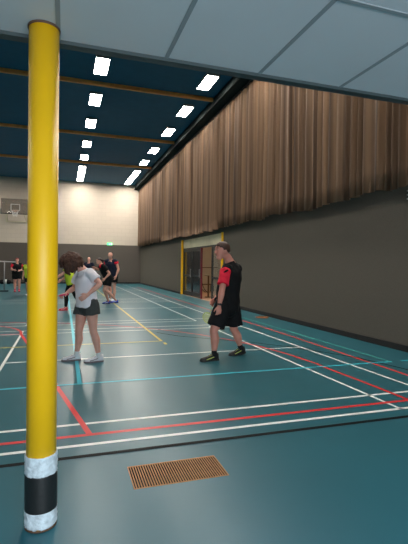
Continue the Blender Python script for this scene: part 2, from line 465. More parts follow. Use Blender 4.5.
# header of cream panels
bm = bmesh.new(); n = 5; y0, y1 = D0+.09, D1-.09
for i in range(n):
    a = y0+(y1-y0)*i/n; b = y0+(y1-y0)*(i+1)/n
    box(bm, (xd, a+.02, 2.30), (xd+.04, b-.02, DZ-.03), .004)
st(obj('trim_3', bm, M['cream']))
st(obj('trim_4', box(box(B((xd, D0+.09, 2.24), (xd+.1, D1-.09, 2.298)), (xd, D0+.09, DZ-.028), (xd+.1, D1-.09, DZ-.002)), (xd+.045, D0+.09, 2.298), (xd+.06, D1-.09, DZ-.028)), M['frame']))
def leaf(name, ya, yb, x, glass, label, half=True):
    bm = bmesh.new(); w_ = .11; z1 = 2.235
    box(bm, (x, ya, .005), (x+.05, ya+w_, z1)); box(bm, (x, yb-w_, .005), (x+.05, yb, z1))
    box(bm, (x, ya+w_, z1-.12), (x+.05, yb-w_, z1)); box(bm, (x, ya+w_, .005), (x+.05, yb-w_, .22))
    box(bm, (x, ya+w_, .92), (x+.05, yb-w_, 1.0))
    o = st(obj(name, bm, M['frame'], org=(x, (ya+yb)/2, 0)), label=label)
    ORG[o.name] = V((x, (ya+yb)/2, 0))
    bm = bmesh.new()
    box(bm, (x+.02, ya+w_, 1.0), (x+.03, yb-w_, z1-.12)); box(bm, (x+.02, ya+w_, .22), (x+.03, yb-w_, .92))
    obj('pane', bm, glass, o)
    bm = bmesh.new(); tube(bm, (x-.05, ya+.055, .9), (x-.05, ya+.055, 1.3), .012)
    tube(bm, (x-.05, ya+.055, .93), (x, ya+.055, .93), .009); tube(bm, (x-.05, ya+.055, 1.27), (x, ya+.055, 1.27), .009)
    obj('door_handle', bm, M['lampbody'], o)
leaf('door_1', 19.22, 20.64, xd+.01, M['glassdark'], 'dark framed glazed door leaf beside the far yellow post')
leaf('door_2', 17.82, 19.20, xd+.01, M['glassdark'], 'dark framed glazed door leaf left of the open passage')
M['glasspale'] = mat('grey_glass', srgb(150, 150, 140), .1, alpha=.25)
leaf('door_3', 15.04, 16.40, xd+.01, M['glasspale'], 'dark framed glazed door leaf beside the near yellow post')
st(obj('trim_5', B((xd-.01, 17.72, .004), (xd+.06, 17.80, 2.238)), M['maroon']))
for y, lab in ((D0+.005, 'yellow steel post at the near side of the glazed doors'), (D1-.085, 'yellow steel post at the far side of the glazed doors')):
    t = thing('door_post', lab, 'post', (XW+.01, y+.04, 0))
    obj('post_shaft', B((XW-.07, y, .012), (XW+.03, y+.08, 2.72), .008), M['yellow'], t)
    obj('foot_plate', B((XW-.09, y-.01, .0), (XW+.035, y+.09, .012)), M['black'], t)
# corridor behind
cx0, cx1, cy0, cy1, cz = XW+.15, 8.6, 13.6, 23.6, 2.9
st(obj('floor_corridor', B((XW+.001, D0+.001, -.1), (XW+.15, D1-.001, .002)), M['corfloor']))
o = st(obj('floor_hallway', B((cx0, cy0, -.1), (cx1, cy1, .002)), M['corfloor']))
st(obj('ceiling_corridor', B((cx0, cy0, cz), (cx1, cy1, cz+.1)), M['corwall']))
st(obj('wall_corridor_side', B((cx1, cy0, 0), (cx1+.1, cy1+.1, cz)), M['corwall']))
st(obj('wall_corridor_end', B((cx0, cy1, 0), (cx1, cy1+.1, cz)), M['corwall']))
st(obj('wall_corridor_near', B((cx0, cy0-.1, 0), (cx1+.1, cy0, cz)), M['corwall']))
t = thing('corridor_light', 'round lit lamp on the corridor ceiling behind the doors', 'ceiling light', (7.0, 20.8, cz))
bm = bmesh.new(); tube(bm, (7.0, 20.8, cz-.03), (7.0, 20.8, cz), .19, 24); obj('lamp_base', bm, M['lampbody'], t)
bm = bmesh.new(); loft(bm, [((7.0, 20.8, cz-.03), .17), ((7.0, 20.8, cz-.07), .15), ((7.0, 20.8, cz-.10), .08)], (1, 0, 0), 'ff', 24); obj('lamp_glass', bm, M['corlamp'], t)
# standing table just behind the open passage
tp = V((6.32, 18.55, 0))
t = thing('standing_table', 'small round wooden standing table in the open doorway', 'table', tp)
bm = bmesh.new(); tube(bm, tp+V((0, 0, 1.0)), tp+V((0, 0, 1.03)), .2, 28); obj('table_top', bm, M['cream'], t)
bm = bmesh.new(); tube(bm, tp+V((0, 0, .03)), tp+V((0, 0, 1.0)), .035); obj('pedestal', bm, M['wood'], t)
bm = bmesh.new(); tube(bm, tp+V((0, 0, .002)), tp+V((0, 0, .03)), .16, 28); obj('base_plate', bm, M['wood'], t)
# rail and curved bracket on the corridor end wall
bm = bmesh.new(); tube(bm, (cx0+.02, cy1-.06, 1.35), (cx1-.02, cy1-.06, 1.35), .025)
for x in (6.2, 7.2, 8.2): tube(bm, (x, cy1-.06, 1.35), (x, cy1, 1.35), .015)
tag(obj('wall_rail', bm, M['wood'], org=(7.2, cy1-.06, 1.35)), 'dark horizontal rail on the cream corridor wall', 'rail')
# a chair with a curved frame further in
cp = V((7.35, 21.9, 0))
t = thing('lounge_chair', 'curved tubular chair in the corridor behind the standing table', 'chair', cp)
for s in (-.24, .24):
    bm = bmesh.new()
    loft(bm, [(cp+V((-.35, s, 1.0)), .016), (cp+V((-.33, s, .6)), .016), (cp+V((-.22, s, .25)), .016), (cp+V((0, s, .02)), .016), (cp+V((.3, s, .018)), .016), (cp+V((.33, s, .4)), .016)], (0, 1, 0), 'rr', 10)
    obj('side_frame', bm, M['black'], t)
obj('seat', box(bmesh.new(), cp+V((-.25, -.22, .42)), cp+V((.35, .22, .47)), .01), M['wood'], t)
obj('backrest', box(bmesh.new(), cp+V((-.335, -.22, .6)), cp+V((-.30, .22, .98)), .01), M['wood'], t)
bm = B((6.52, cy1-.04, 2.12), (7.0, cy1-.005, 2.3), .005)
tag(obj('corridor_sign', bm, M['redsign'], org=(6.76, cy1, 2.12)), 'small lit red sign on the corridor wall behind the doors', 'sign')

# ------------------------------------------------------------------ yellow column
px_, py_, pr = -.112, 2.512, .079
t = thing('column', 'round yellow column with white and black tape bands in front of the camera', 'column', (px_, py_, 0))
def ringtube(bm, z0, z1, r, n=48): return loft(bm, [((px_, py_, z0), r), ((px_, py_, z1), r)], (1, 0, 0), 'ff', n)
obj('shaft', ringtube(bmesh.new(), 0.006, SOF-.012, pr), M['yellow'], t, True)
obj('top_ring', ringtube(bmesh.new(), SOF-.012, SOF-.001, pr+.006), M['rust'], t, True)
obj('foot_ring', ringtube(bmesh.new(), 0, .010, pr+.006), M['rust'], t, True)
def sleeve(z0, z1, r, w_, seed):
    bm = bmesh.new(); n = 72; k = max(3, int((z1-z0)/.006)); rows = []
    for j in range(k+1):
        z = z0+(z1-z0)*j/k; row = []
        for i in range(n):
            a = 2*PI*i/n
            rr = r+w_*noise.noise(V((math.cos(a)*9+z*30, math.sin(a)*9, z*60+seed)))
            zz = z+(w_*1.6*noise.noise(V((math.cos(a)*4, math.sin(a)*4, seed))) if j in (0, k) else 0)
            row.append(bm.verts.new((px_+rr*math.cos(a), py_+rr*math.sin(a), zz)))
        rows.append(row)
    for A, Bq in zip(rows, rows[1:]):
        for i in range(n): bm.faces.new((A[i], A[(i+1) % n], Bq[(i+1) % n], Bq[i]))
    bm.faces.new(rows[0][::-1]); bm.faces.new(rows[-1])
    return bm
obj('tape_band', sleeve(.297, .402, pr+.006, .005, 1), M['crinkle'], t, True)['label'] = 'upper white crinkled tape band'
obj('tape_band', sleeve(.100, .297, pr+.007, .0008, 2), M['blackband'], t, True)['label'] = 'black smooth tape band'
obj('tape_band', sleeve(.014, .100, pr+.006, .005, 3), M['crinkle'], t, True)['label'] = 'lower white crinkled tape band'

# ------------------------------------------------------------------ floor grille
t = thing('floor_grille', 'rectangular bronze slatted ventilation grille set in the teal floor', 'floor grille', (GX0, GY0, 0))
bm = bmesh.new()
box(bm, (GX0+.001, GY0+.001, -.10), (GX1-.001, GY1-.001, -.09))
box(bm, (GX0+.001, GY0+.001, -.09), (GX1-.001, GY0+.007, -.004)); box(bm, (GX0+.001, GY1-.007, -.09), (GX1-.001, GY1-.001, -.004))
box(bm, (GX0+.001, GY0+.007, -.09), (GX0+.007, GY1-.007, -.004)); box(bm, (GX1-.007, GY0+.007, -.09), (GX1-.001, GY1-.007, -.004)); obj('duct_bottom', bm, M['pit'], t)
bm = bmesh.new(); e = .008
box(bm, (GX0+.001, GY0+.001, -.003), (GX1-.001, GY0+e, .003)); box(bm, (GX0+.001, GY1-e, -.003), (GX1-.001, GY1-.001, .003))
box(bm, (GX0+.001, GY0+e, -.003), (GX0+e, GY1-e, .003)); box(bm, (GX1-e, GY0+e, -.003), (GX1-.001, GY1-e, .003))
obj('frame', bm, M['bronze'], t)
bm = bmesh.new(); n = 36
for i in range(n):
    x = GX0+.012+(GX1-GX0-.024)*(i+.5)/n
    box(bm, (x-.0036, GY0+e, -.003), (x+.0036, GY1-e, .002))
obj('slats', bm, M['bronze'], t)

# ------------------------------------------------------------------ backboard, exit sign, vent, cap
bc = V((-3.2, 31.9, 4.82))
t = thing('basketball_backboard', 'raised basketball backboard on a bracket of the cream end wall', 'backboard', (bc.x, 33.19, bc.z))
obj('board', B((bc.x-.9, bc.y-.02, bc.z+.06), (bc.x+.9, bc.y+.0, bc.z+1.06)), M['glass'], t)
bm = B((bc.x-.93, bc.y-.05, bc.z), (bc.x+.93, bc.y+.03, bc.z+.06), .01)
box(bm, (bc.x-.93, bc.y-.05, bc.z+.06), (bc.x-.88, bc.y+.03, bc.z+.34)); box(bm, (bc.x+.88, bc.y-.05, bc.z+.06), (bc.x+.93, bc.y+.03, bc.z+.34))
obj('lower_padding', bm, M['black'], t)
bm = bmesh.new()
a, b, c, d = bc.x-.295, bc.x+.295, bc.z+.25, bc.z+.70
for q in (((a, c), (b, c+.04)), ((a, d-.04), (b, d)), ((a, c), (a+.04, d)), ((b-.04, c), (b, d))):
    box(bm, (q[0][0], bc.y-.025, q[0][1]), (q[1][0], bc.y-.021, q[1][1]))
obj('target_square', bm, M['white'], t)
bm = bmesh.new(); pr2 = [V((bc.x+.225*math.cos(2*PI*i/24), bc.y-.27+.225*math.sin(2*PI*i/24), bc.z+.22)) for i in range(25)]
loft(bm, [(p, .011) for p in pr2], (0, 0, 1), 'ff', 8, 1); box(bm, (bc.x-.06, bc.y-.06, bc.z+.17), (bc.x+.06, bc.y-.03, bc.z+.24))
obj('hoop', bm, M['orange'], t)
bm = bmesh.new()
for i in range(12):
    for s in (1, -1):
        a0 = 2*PI*i/12; a1 = a0+s*2*PI/12
        tube(bm, (bc.x+.225*math.cos(a0), bc.y-.27+.225*math.sin(a0), bc.z+.21), (bc.x+.17*math.cos(a1), bc.y-.27+.17*math.sin(a1), bc.z+.02), .004, 6)
        tube(bm, (bc.x+.17*math.cos(a1), bc.y-.27+.17*math.sin(a1), bc.z+.02), (bc.x+.13*math.cos(a0), bc.y-.27+.13*math.sin(a0), bc.z-.18), .004, 6)
obj('hoop_net', bm, M['white'], t)
for s in (-.5, .5):
    for z0, z1 in ((.9, 1.0), (.15, -.35)):
        bm = bmesh.new(); tube(bm, (bc.x+s, bc.y+.03, bc.z+z0), (bc.x+s*1.3, YW, bc.z+z1), .03); obj('bracket_arm', bm, M['cream'], t)

ob = box(box(B((bc.x-.75, YW-.05, bc.z-.42), (bc.x+.75, YW-.0, bc.z-.36)), (bc.x-.75, YW-.05, bc.z-.36), (bc.x-.69, YW, bc.z+1.1)), (bc.x+.69, YW-.05, bc.z-.36), (bc.x+.75, YW, bc.z+1.1))
obj('wall_frame', ob, M['cream'], t)

ex = V((3.3, YW-.1, 3.02))
t = thing('exit_sign', 'small lit green exit sign on the end wall above the grey panelling', 'sign', (ex.x, YW, ex.z-.1))
obj('sign_box', B((ex.x-.2, YW-.09, ex.z-.09), (ex.x+.2, YW-.001, ex.z+.09), .008), M['exit'], t)
bm = bmesh.new()
box(bm, (ex.x+.08, YW-.094, ex.z-.06), (ex.x+.15, YW-.0905, ex.z+.06))
obj('pictogram_door', bm, M['exitw'], t); bm = bmesh.new()
loft(bm, [((ex.x-.02, YW-.092, ex.z+.015), .018, .001), ((ex.x-.05, YW-.092, ex.z-.03), .012, .001), ((ex.x-.02, YW-.092, ex.z-.065), .008, .001)], (1, 0, 0), 'rr', 8)
obj('pictogram_figure', bm, M['exitw'], t)

t = thing('wall_vent', 'small vent with white slats on the grey wall at the right edge', 'vent', (XW, 5.8, 2.62))
obj('vent_backing', B((XW-.015, 5.5, 2.62), (XW-.001, 5.93, 2.82)), M['felt'], t)
for z in (2.64, 2.71, 2.78):
    obj('slat', B((XW-.03, 5.5, z), (XW-.0151, 5.93, z+.022), .003), M['white'], t)

t = thing('socket_cap', 'oval orange brown floor socket cover lying by the right wall baseboard', 'floor socket', (5.36, 10.95, 0))
bm = bmesh.new(); tube(bm, (5.36, 10.95, .0005), (5.36, 10.95, .018), .19, 32); obj('cap_plate', bm, M['orange'], t)
bm = bmesh.new(); tube(bm, (5.36, 10.95, .0182), (5.36, 10.95, .026), .05, 20); obj('cap_screw', bm, M['wood'], t)

# ------------------------------------------------------------------ badminton net
NX = -2.9
def net_post(y, label):
    t = thing('net_post', label, 'post', (NX, y, 0))
    bm = bmesh.new(); tube(bm, (NX, y, .04), (NX, y, 1.58), .028, 16); obj('post_shaft', bm, M['lampbody'], t, True)
    obj('post_base', B((NX-.2, y-.14, .002), (NX+.2, y+.14, .06), .01), M['black'], t)
    bm = bmesh.new(); tube(bm, (NX, y, 1.5801), (NX, y, 1.60), .034, 16); obj('post_cap', bm, M['black'], t)
net_post(23.9, 'pale grey net post with a weighted base standing left of the yellow column')
net_post(30.3, 'pale net post by the end wall behind the players left of the column')
def net(y0, y1, label):
    t = thing('badminton_net', label, 'net', (NX, (y0+y1)/2, .79))
    obj('net_tape', B((NX-.01, y0, 1.51), (NX+.01, y1, 1.57)), M['lampbody'], t)
    bm = bmesh.new(); n = int((y1-y0)/.12)
    for i in range(n+1):
        y = y0+(y1-y0)*i/n; box(bm, (NX-.0015, y-.0015, .80), (NX+.0015, y+.0015, 1.50))
    for j in range(7):
        z = .80+.1*j; box(bm, (NX-.0015, y0, z-.0015), (NX+.0015, y1, z+.0015))
    obj('netting', bm, M['net'], t)
net(23.94, 30.26, 'badminton net with white tape running away to the end wall')
net(17.6, 23.86, 'badminton net with white tape at the left edge of the photo')
t = thing('sports_bag', 'small dark sports bag with white stripe lying by the end wall at the left', 'bag', (-3.85, 32.3, 0))
bm = bmesh.new(); loft(bm, [((-4.1, 32.3, .16), .13, .15), ((-3.85, 32.3, .17), .14, .16), ((-3.6, 32.3, .16), .13, .15)], (0, 1, 0), 'rr', 16); obj('bag_body', bm, M['cloth_black'], t, True)
bm = bmesh.new(); loft(bm, [((-3.95, 32.3, .172), .146, .166), ((-3.75, 32.3, .172), .146, .166)], (0, 1, 0), 'ff', 16); obj('stripe', bm, M['white'], t)

# ------------------------------------------------------------------ people
def hand(bm, w0, d, nrm, lat, curl, S_=1., spread=.05):
    """palm from the wrist along d; nrm = palm side; lat = towards the thumb; fingers curl towards nrm"""
    d = d.normalized(); lat = (lat-d*lat.dot(d)).normalized(); nrm = lat.cross(d) if lat.cross(d).dot(nrm) > 0 else d.cross(lat)
    loft(bm, [(w0-d*.02, .026*S_, .02*S_), (w0+d*.02*S_, .032*S_, .018*S_), (w0+d*.06*S_, .042*S_, .016*S_), (w0+d*.088*S_, .040*S_, .013*S_)], lat, 'rr', 14)
    for i, (L, o) in enumerate(((.070, .031), (.080, .0105), (.074, -.0105), (.056, -.031))):
        p = w0+d*(.086*S_)+lat*(o*S_); q = (d+lat*(o*spread*30*.3)).normalized(); ang = 0
        pts = [(p-d*.02*S_, .009*S_), (p, .009*S_)]
        for j, fr in enumerate((.45, .31, .24)):
            ang += curl*(.55, .9, .6)[j]
            v = q*math.cos(ang)+nrm*math.sin(ang)
            p = p+v*(L*fr*S_); pts.append((p, (.0088, .008, .007)[j]*S_))
        loft(bm, pts, lat, 'rr', 8, 1)
    p = w0+d*.022*S_+lat*.03*S_
    v1 = (d*.75+lat*.6+nrm*.25).normalized(); v2 = (d*.9+lat*.15+nrm*.45*(1+curl)).normalized()
    loft(bm, [(p-v1*.015, .013*S_), (p+v1*.035*S_, .011*S_), (p+v1*.035*S_+v2*.03*S_, .009*S_), (p+v1*.035*S_+v2*.052*S_, .0075*S_)], nrm, 'rr', 8, 1)
    return bm

def shoe(parent, ankle, f, S_, m_up, m_sole, m_trim=None, tilt=0):
    """ankle: point above the heel; sole rests at z = ground when tilt is 0"""
    f = V(f).normalized(); up = V((0, 0, 1))
    if tilt:
        f2 = f*math.cos(tilt)-up*math.sin(tilt); up = f*math.sin(tilt)+up*math.cos(tilt); f = f2
    s = up.cross(f)
    L = .285*S_; g = ankle-up*(.088*S_); heel = g-f*.065*S_
    bm = bmesh.new()
    secs = [(0, .026, .088), (.10, .034, .100), (.25, .036, .098), (.42, .037, .080), (.6, .045, .056), (.78, .049, .045), (.92, .040, .036), (1, .02, .026)]
    rows = []
    for u_, hw, ht in secs:
        row = []
        for i in range(12):
            a = PI*i/11
            row.append(bm.verts.new(heel+f*(L*u_)+s*(hw*S_*math.cos(a)*(1.0-.15*math.sin(a)))+up*(.02*S_+(ht*S_)*math.sin(a)**.8)))
        rows.append(row)
    for A, Bq in zip(rows, rows[1:]):
        for i in range(11): bm.faces.new((A[i], A[i+1], Bq[i+1], Bq[i]))
        bm.faces.new((A[11], A[0], Bq[0], Bq[11]))
    bm.faces.new(rows[0]); bm.faces.new(rows[-1][::-1])
    o = obj('shoe', bm, m_up, parent, True)
    bm = bmesh.new(); top, bot = [], []
    for side_ in (1, -1):
        seq = secs if side_ == 1 else secs[::-1]
        for u_, hw, ht in seq:
            p = heel+f*(L*(u_*1.02-.01))+s*(side_*(hw+.004)*S_)
            top.append(bm.verts.new(p+up*.024*S_)); bot.append(bm.verts.new(p+up*.001))
    n = len(top)
    for i in range(n): bm.faces.new((top[i], top[(i+1) % n], bot[(i+1) % n], bot[i]))
    bm.faces.new(top); bm.faces.new(bot[::-1])
    obj('sole', bm, m_sole, o)
    if m_trim:
        bm = bmesh.new()
        for k in range(4):
            u_ = .42+.07*k; h_ = .072-.006*k-(.006 if k > 1 else 0)
            c_ = heel+f*(L*u_)+up*((h_+.021)*S_)
            loft(bm, [(c_-s*.022*S_-up*.006*S_, .0035), (c_+up*.002, .0035), (c_+s*.022*S_-up*.006*S_, .0035)], f, 'rr', 6)
        for q in (1, -1):
            loft(bm, [(heel+f*(L*.3)+s*(q*.034*S_)+up*.06*S_, .006, .004), (heel+f*(L*.5)+s*(q*.041*S_)+up*.045*S_, .006, .004), (heel+f*(L*.72)+s*(q*.047*S_)+up*.033*S_, .006, .004)], up, 'rr', 6)
        obj('laces', bm, m_trim, o)
    return o

def person(label, org, J, f, hf, hu, S_=1., vox=.007, group=None, skin='skin', slim=1., shirt='cloth_black', sleeve_m=None, shorts='cloth_black',
           legs=None, hair=None, hairstyle=None, shoe_m='shoe_black', shoe2=None, sole='sole_dark', trim='lime', sock=None, watch=False, curlL=.5, curlR=.5,
           lap=.0, hem=-.08, shorts_len=.62, tilts=(0, 0), footdirs=None, shirt_w=1.12, sleeve_t=.62, detail=True, nL=None, nR=None, latL=None, latR=None, hand_s=1.0, head_k=1.0, leg_k=1.0, belly=0.):
    """J: world positions of the joints"""
    t = thing('person', label, 'person', org, group)
    f = V(f).normalized(); up = V((0, 0, 1)); s = up.cross(f)      # s: to the person's left
    hf = V(hf).normalized(); hu = V(hu); hu = (hu-hf*hu.dot(hf)).normalized(); hs = hu.cross(hf)
    J = {k: V(v) for k, v in J.items()}
    a = S_
    sl = slim
    neck, pel = J['neck'], J['pelvis']
    sh_mid = (J['shL']+J['shR'])/2
    ts = (J['shL']-J['shR']).normalized()
    hs_ = (J['hipL']-J['hipR']).normalized()
    sw = (J['shL']-J['shR']).length/2
    tor = lambda u_: pel.lerp(sh_mid, u_)
    ax = (sh_mid-pel).normalized(); fr = ts.cross(ax) if ts.cross(ax).dot(f) > 0 else -ts.cross(ax)
    bel = fr*(belly*a)
    torso = [(pel-ax*.07*a, .145*a*sl, .105*a*sl), (pel, .165*a*sl, .118*a*sl), (tor(.28)+bel*.6, .150*a*sl, (.108+belly*.5)*a*sl), (tor(.55)+bel*.4, .155*a*sl, (.112+belly*.3)*a*sl), (tor(.80), .168*a*sl, .116*a*sl), (tor(.97)+ax*.0, sw*.86, .088*a*sl), (neck-ax*.015*a, .072*a, .062*a)]
    bm = bmesh.new()
    loft(bm, torso, ts, 'rr', 24)
    hc = J['head']
    loft(bm, [(neck-ax*.04*a, .066*a, .066*a), (neck.lerp(hc, .35), .055*a, .061*a), (hc-hu*.05*a-hf*.01*a, .052*a, .060*a)], s, 'rr', 16)
    a0 = a; a = a*head_k
    # head
    ell(bm, hc+hu*.025*a-hf*.008*a, .098*a, .076*a, .092*a, hf, hs, hu, 14)
    loft(bm, [(hc+hu*.02*a+hf*.025*a, .064*a, .064*a), (hc-hu*.045*a+hf*.03*a, .056*a, .058*a), (hc-hu*.085*a+hf*.042*a, .036*a, .042*a)], hs, 'rr', 16)
    loft(bm, [(hc+hu*.022*a+hf*.080*a, .008*a, .010*a), (hc-hu*.008*a+hf*.098*a, .012*a, .012*a), (hc-hu*.022*a+hf*.104*a, .015*a, .012*a)], hs, 'rr', 10)
    ell(bm, hc-hu*.085*a+hf*.072*a, .018*a, .022*a, .018*a, hf, hs, hu, 6)
    ell(bm, hc-hu*.052*a+hf*.080*a, .016*a, .026*a, .012*a, hf, hs, hu, 6)
    ell(bm, hc+hu*.038*a+hf*.078*a, .014*a, .050*a, .010*a, hf, hs, hu, 6)
    for q in (1, -1):
        ell(bm, hc+hs*(q*.077*a)-hf*.008*a-hu*.002*a, .020*a, .009*a, .033*a, hf, hs, hu, 8)
    ah = a; a = a0
    # limbs
    for sd, q in (('L', 1), ('R', -1)):
        S0, E, W = J['sh'+sd], J['el'+sd], J['wr'+sd]
        loft(bm, [(S0.lerp(sh_mid, .18), .058*a*sl), (S0.lerp(E, .12), .056*a*sl), (S0.lerp(E, .5), .047*a*sl), (E, .039*a*sl), (E.lerp(W, .28), .041*a*sl), (E.lerp(W, .7), .031*a*sl), (W, .026*a, .022*a)], s, 'rr', 16)
        Hh, K, A = J['hip'+sd], J['kn'+sd], J['an'+sd]
        sh_dir = (A-K).normalized()
        bk = -f
        lk = sl*leg_k
        loft(bm, [(Hh+up*.02, .088*a*lk), (Hh.lerp(K, .3), .082*a*lk), (Hh.lerp(K, .75), .062*a*lk), (K, .052*a*lk), (K.lerp(A, .18)+bk*.008*a, .051*a*lk), (K.lerp(A, .36)+bk*.014*a, .055*a*lk), (K.lerp(A, .65)+bk*.006*a, .042*a*lk), (K.lerp(A, .9), .034*a*leg_k), (A, .036*a*leg_k)], s, 'rr', 16)
        fd = V(footdirs[0 if q == 1 else 1] if footdirs else f).normalized(); ti = tilts[0 if q == 1 else 1]
        u2 = up
        if ti: fd2 = fd*math.cos(ti)-up*math.sin(ti); u2 = fd*math.sin(ti)+up*math.cos(ti); fd = fd2
        g = A-u2*.088*a
        loft(bm, [(g-fd*.035*a+u2*.05*a, .026*a), (g+fd*.02*a+u2*.052*a, .030*a), (g+fd*.12*a+u2*.038*a, .034*a, .018*a), (g+fd*.18*a+u2*.034*a, .028*a, .012*a)], s, 'rr', 12)
        hd = (W-E).normalized()
        lat = (latL if q == 1 else latR) or (f if abs(hd.dot(f)) < .8 else up)
        nr = (nL if q == 1 else nR) or (-s*q)
        dd = J.get('hd'+sd)
        d = (V(dd)-W).normalized() if dd is not None else hd
        hand(bm, W, d, V(nr), V(lat), curlL if q == 1 else curlR, a*hand_s)
    bm = remesh(bm, vox, 2)
    obj('body', bm, M[skin], t, True)
    # face
    a = ah
    if detail:
        for q in (1, -1):
            e = obj('eye', ell(bmesh.new(), hc+hu*.018*a+hf*.082*a+hs*(q*.031*a), .007*a, .011*a, .006*a, hf, hs, hu, 6), M['eye'], t, True)
            obj('iris', ell(bmesh.new(), hc+hu*.018*a+hf*.090*a+hs*(q*.031*a), .004*a, .005*a, .005*a, hf, hs, hu, 5), M['iris'], e, True)
            bm = bmesh.new(); c_ = hc+hu*.040*a+hf*.088*a
            loft(bm, [(c_+hs*(q*.012*a)+hf*.003*a, .003*a, .004*a), (c_+hs*(q*.032*a)+hu*.003*a, .004*a, .004*a), (c_+hs*(q*.052*a)-hf*.012*a, .002*a, .003*a)], hu, 'rr', 6); obj('eyebrow', bm, M[hair or 'hair_short'], t)
        bm = bmesh.new(); c_ = hc-hu*.050*a+hf*.094*a
        loft(bm, [(c_-hs*.022*a-hf*.008*a, .003*a), (c_, .006*a, .004*a), (c_+hs*.022*a-hf*.008*a, .003*a)], hu, 'rr', 8); obj('mouth', bm, M['lips'], t, True)
    # hair
    if hairstyle == 'short':
        def fn(d):
            line = .06-.75*max(0, -d.x)+.40*max(0, d.x)**2
            side = .22 if abs(d.y) > .5 and d.x < .35 else 0
            k = 1.10 if d.z > line-side else .86
            return k*(1+.03*noise.noise(d*9))
        bm = ell(bmesh.new(), hc+hu*.024*a-hf*.012*a, .098*a, .078*a, .092*a, hf, hs, hu, 24, fn)
        obj('hair', bm, M[hair], t, True)
    elif hairstyle == 'bun':
        def fn(d):
            k = 1.12 if d.z > .05-.6*max(0, -d.x)+.5*max(0, d.x)**2 else .86
            return k*(1+.03*noise.noise(d*7))
        bm = ell(bmesh.new(), hc+hu*.024*a-hf*.012*a, .098*a, .078*a, .092*a, hf, hs, hu, 18, fn)
        ell(bm, hc+hu*.03*a-hf*.125*a, .045*a, .04*a, .045*a, hf, hs, hu, 8)
        obj('hair', bm, M[hair], t, True)
    elif hairstyle == 'bob':
        bm = bmesh.new()
        ell(bm, hc+hu*.035*a-hf*.012*a, .125*a, .108*a, .112*a, hf, hs, hu, 14)
        gdir = (V((0, 0, -1))*.55-hu*.75).normalized()
        for i in range(30):
            an = -PI*.95+2*PI*.95*i/29
            d_ = (hf*math.cos(an)*1.0+hs*math.sin(an)).normalized()
            if math.cos(an) > .75: continue
            st_ = hc+hu*.07*a+d_*.070*a; md = hc+d_*.125*a+hu*.02*a
            ln = .13+.03*random.random()
            g2 = (gdir+d_*.25*random.random()).normalized()
            loft(bm, [(st_, .035*a), (md, .036*a), (md+g2*ln*.5*a+d_*.012*a, .030*a), (md+g2*ln*a, .014*a)], hs, 'rr', 8)
        for i in range(7):      # fringe falling forward
            o_ = (i-3)/3
            b0 = hc+hu*.11*a+hf*.05*a+hs*(o_*.06*a); 
            loft(bm, [(b0, .03*a), (b0+hf*.06*a-hu*.03*a, .028*a), (b0+hf*.085*a-hu*.085*a, .016*a)], hs, 'rr', 8)
        bm = remesh(bm, max(vox, .007), 3); wrinkle(bm, .014*a, 22); wrinkle(bm, .006*a, 60)
        obj('hair', bm, M[hair], t, True)
    # shirt
    a = a0
    bm = bmesh.new(); k = shirt_w; ex_ = .014*a
    hemp = pel+ax*hem
    g_ = lambda r: r*k+ex_*.5
    pts = [(hemp, g_(.163*a*sl), g_(.125*a*sl)), (pel+ax*.05*a, g_(.160*a*sl), g_(.122*a*sl)), (tor(.35)+bel*.6, g_(.152*a*sl), g_((.114+belly*.5)*a*sl)), (tor(.6)+bel*.3, g_(.158*a*sl), g_((.114+belly*.3)*a*sl)), (tor(.82), g_(.166*a*sl), g_(.112*a*sl)), (tor(.97), sw*.92+ex_, .092*a*sl+ex_), (neck-ax*.028*a, .082*a, .072*a)]
    loft(bm, pts, ts, 'ff', 28)
    slv = []
    for sd in 'LR':
        S0, E = J['sh'+sd], J['el'+sd]
        loft(bm, [(S0.lerp(sh_mid, .55), .07*a), (S0.lerp(sh_mid, .18), .066*a*sl+ex_), (S0.lerp(E, .12), .063*a*sl+ex_*.5)], s, 'rr', 18)
        e_ = S0.lerp(E, sleeve_t); bm2 = bm if sleeve_m is None else bmesh.new(); slv.append(bm2)
        loft(bm2, [(S0.lerp(sh_mid, .12), .055*a*sl+ex_*.6), (S0.lerp(E, .12), .064*a*sl+ex_*.8), (S0.lerp(E, sleeve_t*.6), .060*a*sl+ex_), (e_, .060*a*sl+ex_*1.3)], s, 'rf', 18)
    vv = max(vox, .008)
    bm = wrinkle(remesh(bm, vv, 1), .014*a, 11, (1, 1, .7)); obj('shirt', bm, M[shirt], t, True)
    if sleeve_m:
        for bm2 in slv: obj('sleeve', wrinkle(remesh(bm2, vv, 1), .01*a, 14), M[sleeve_m], t, True)
    # shorts or leggings
    bm = bmesh.new()
    if legs:
        for sd in 'LR':
            Hh, K, A = J['hip'+sd], J['kn'+sd], J['an'+sd]
            loft(bm, [(Hh+up*.03, .096*a*sl), (Hh.lerp(K, .3), .09*a*sl), (K, .06*a*sl), (K.lerp(A, .36)-f*.012*a, .062*a*sl), (K.lerp(A, .93), .042*a)], s, 'rf', 16)
        loft(bm, [(pel-ax*.08*a, .150*a*sl, .11*a*sl), (pel+ax*.03, .172*a*sl, .125*a*sl)], hs_, 'rr', 20)
        obj('leggings', remesh(bm, vv, 1), M[legs], t, True)
    else:
        loft(bm, [(pel-ax*.06*a, .165*a*sl, .125*a*sl), (pel, .178*a*sl, .132*a*sl), (pel+ax*.06*a, .168*a*sl, .126*a*sl)], hs_, 'rf', 24)
        for sd in 'LR':
            Hh, K = J['hip'+sd], J['kn'+sd]
            lk = sl*leg_k; loft(bm, [(Hh+up*.05, .100*a*lk), (Hh.lerp(K, .2), .102*a*lk+.008, .106*a*lk+.008), (Hh.lerp(K, shorts_len), .094*a*lk+.010+lap, .100*a*lk+.012+lap)], s, 'rf', 20)
        obj('shorts', wrinkle(remesh(bm, vv, 1), .012*a, 13, (1, 1, .5)), M[shorts], t, True)
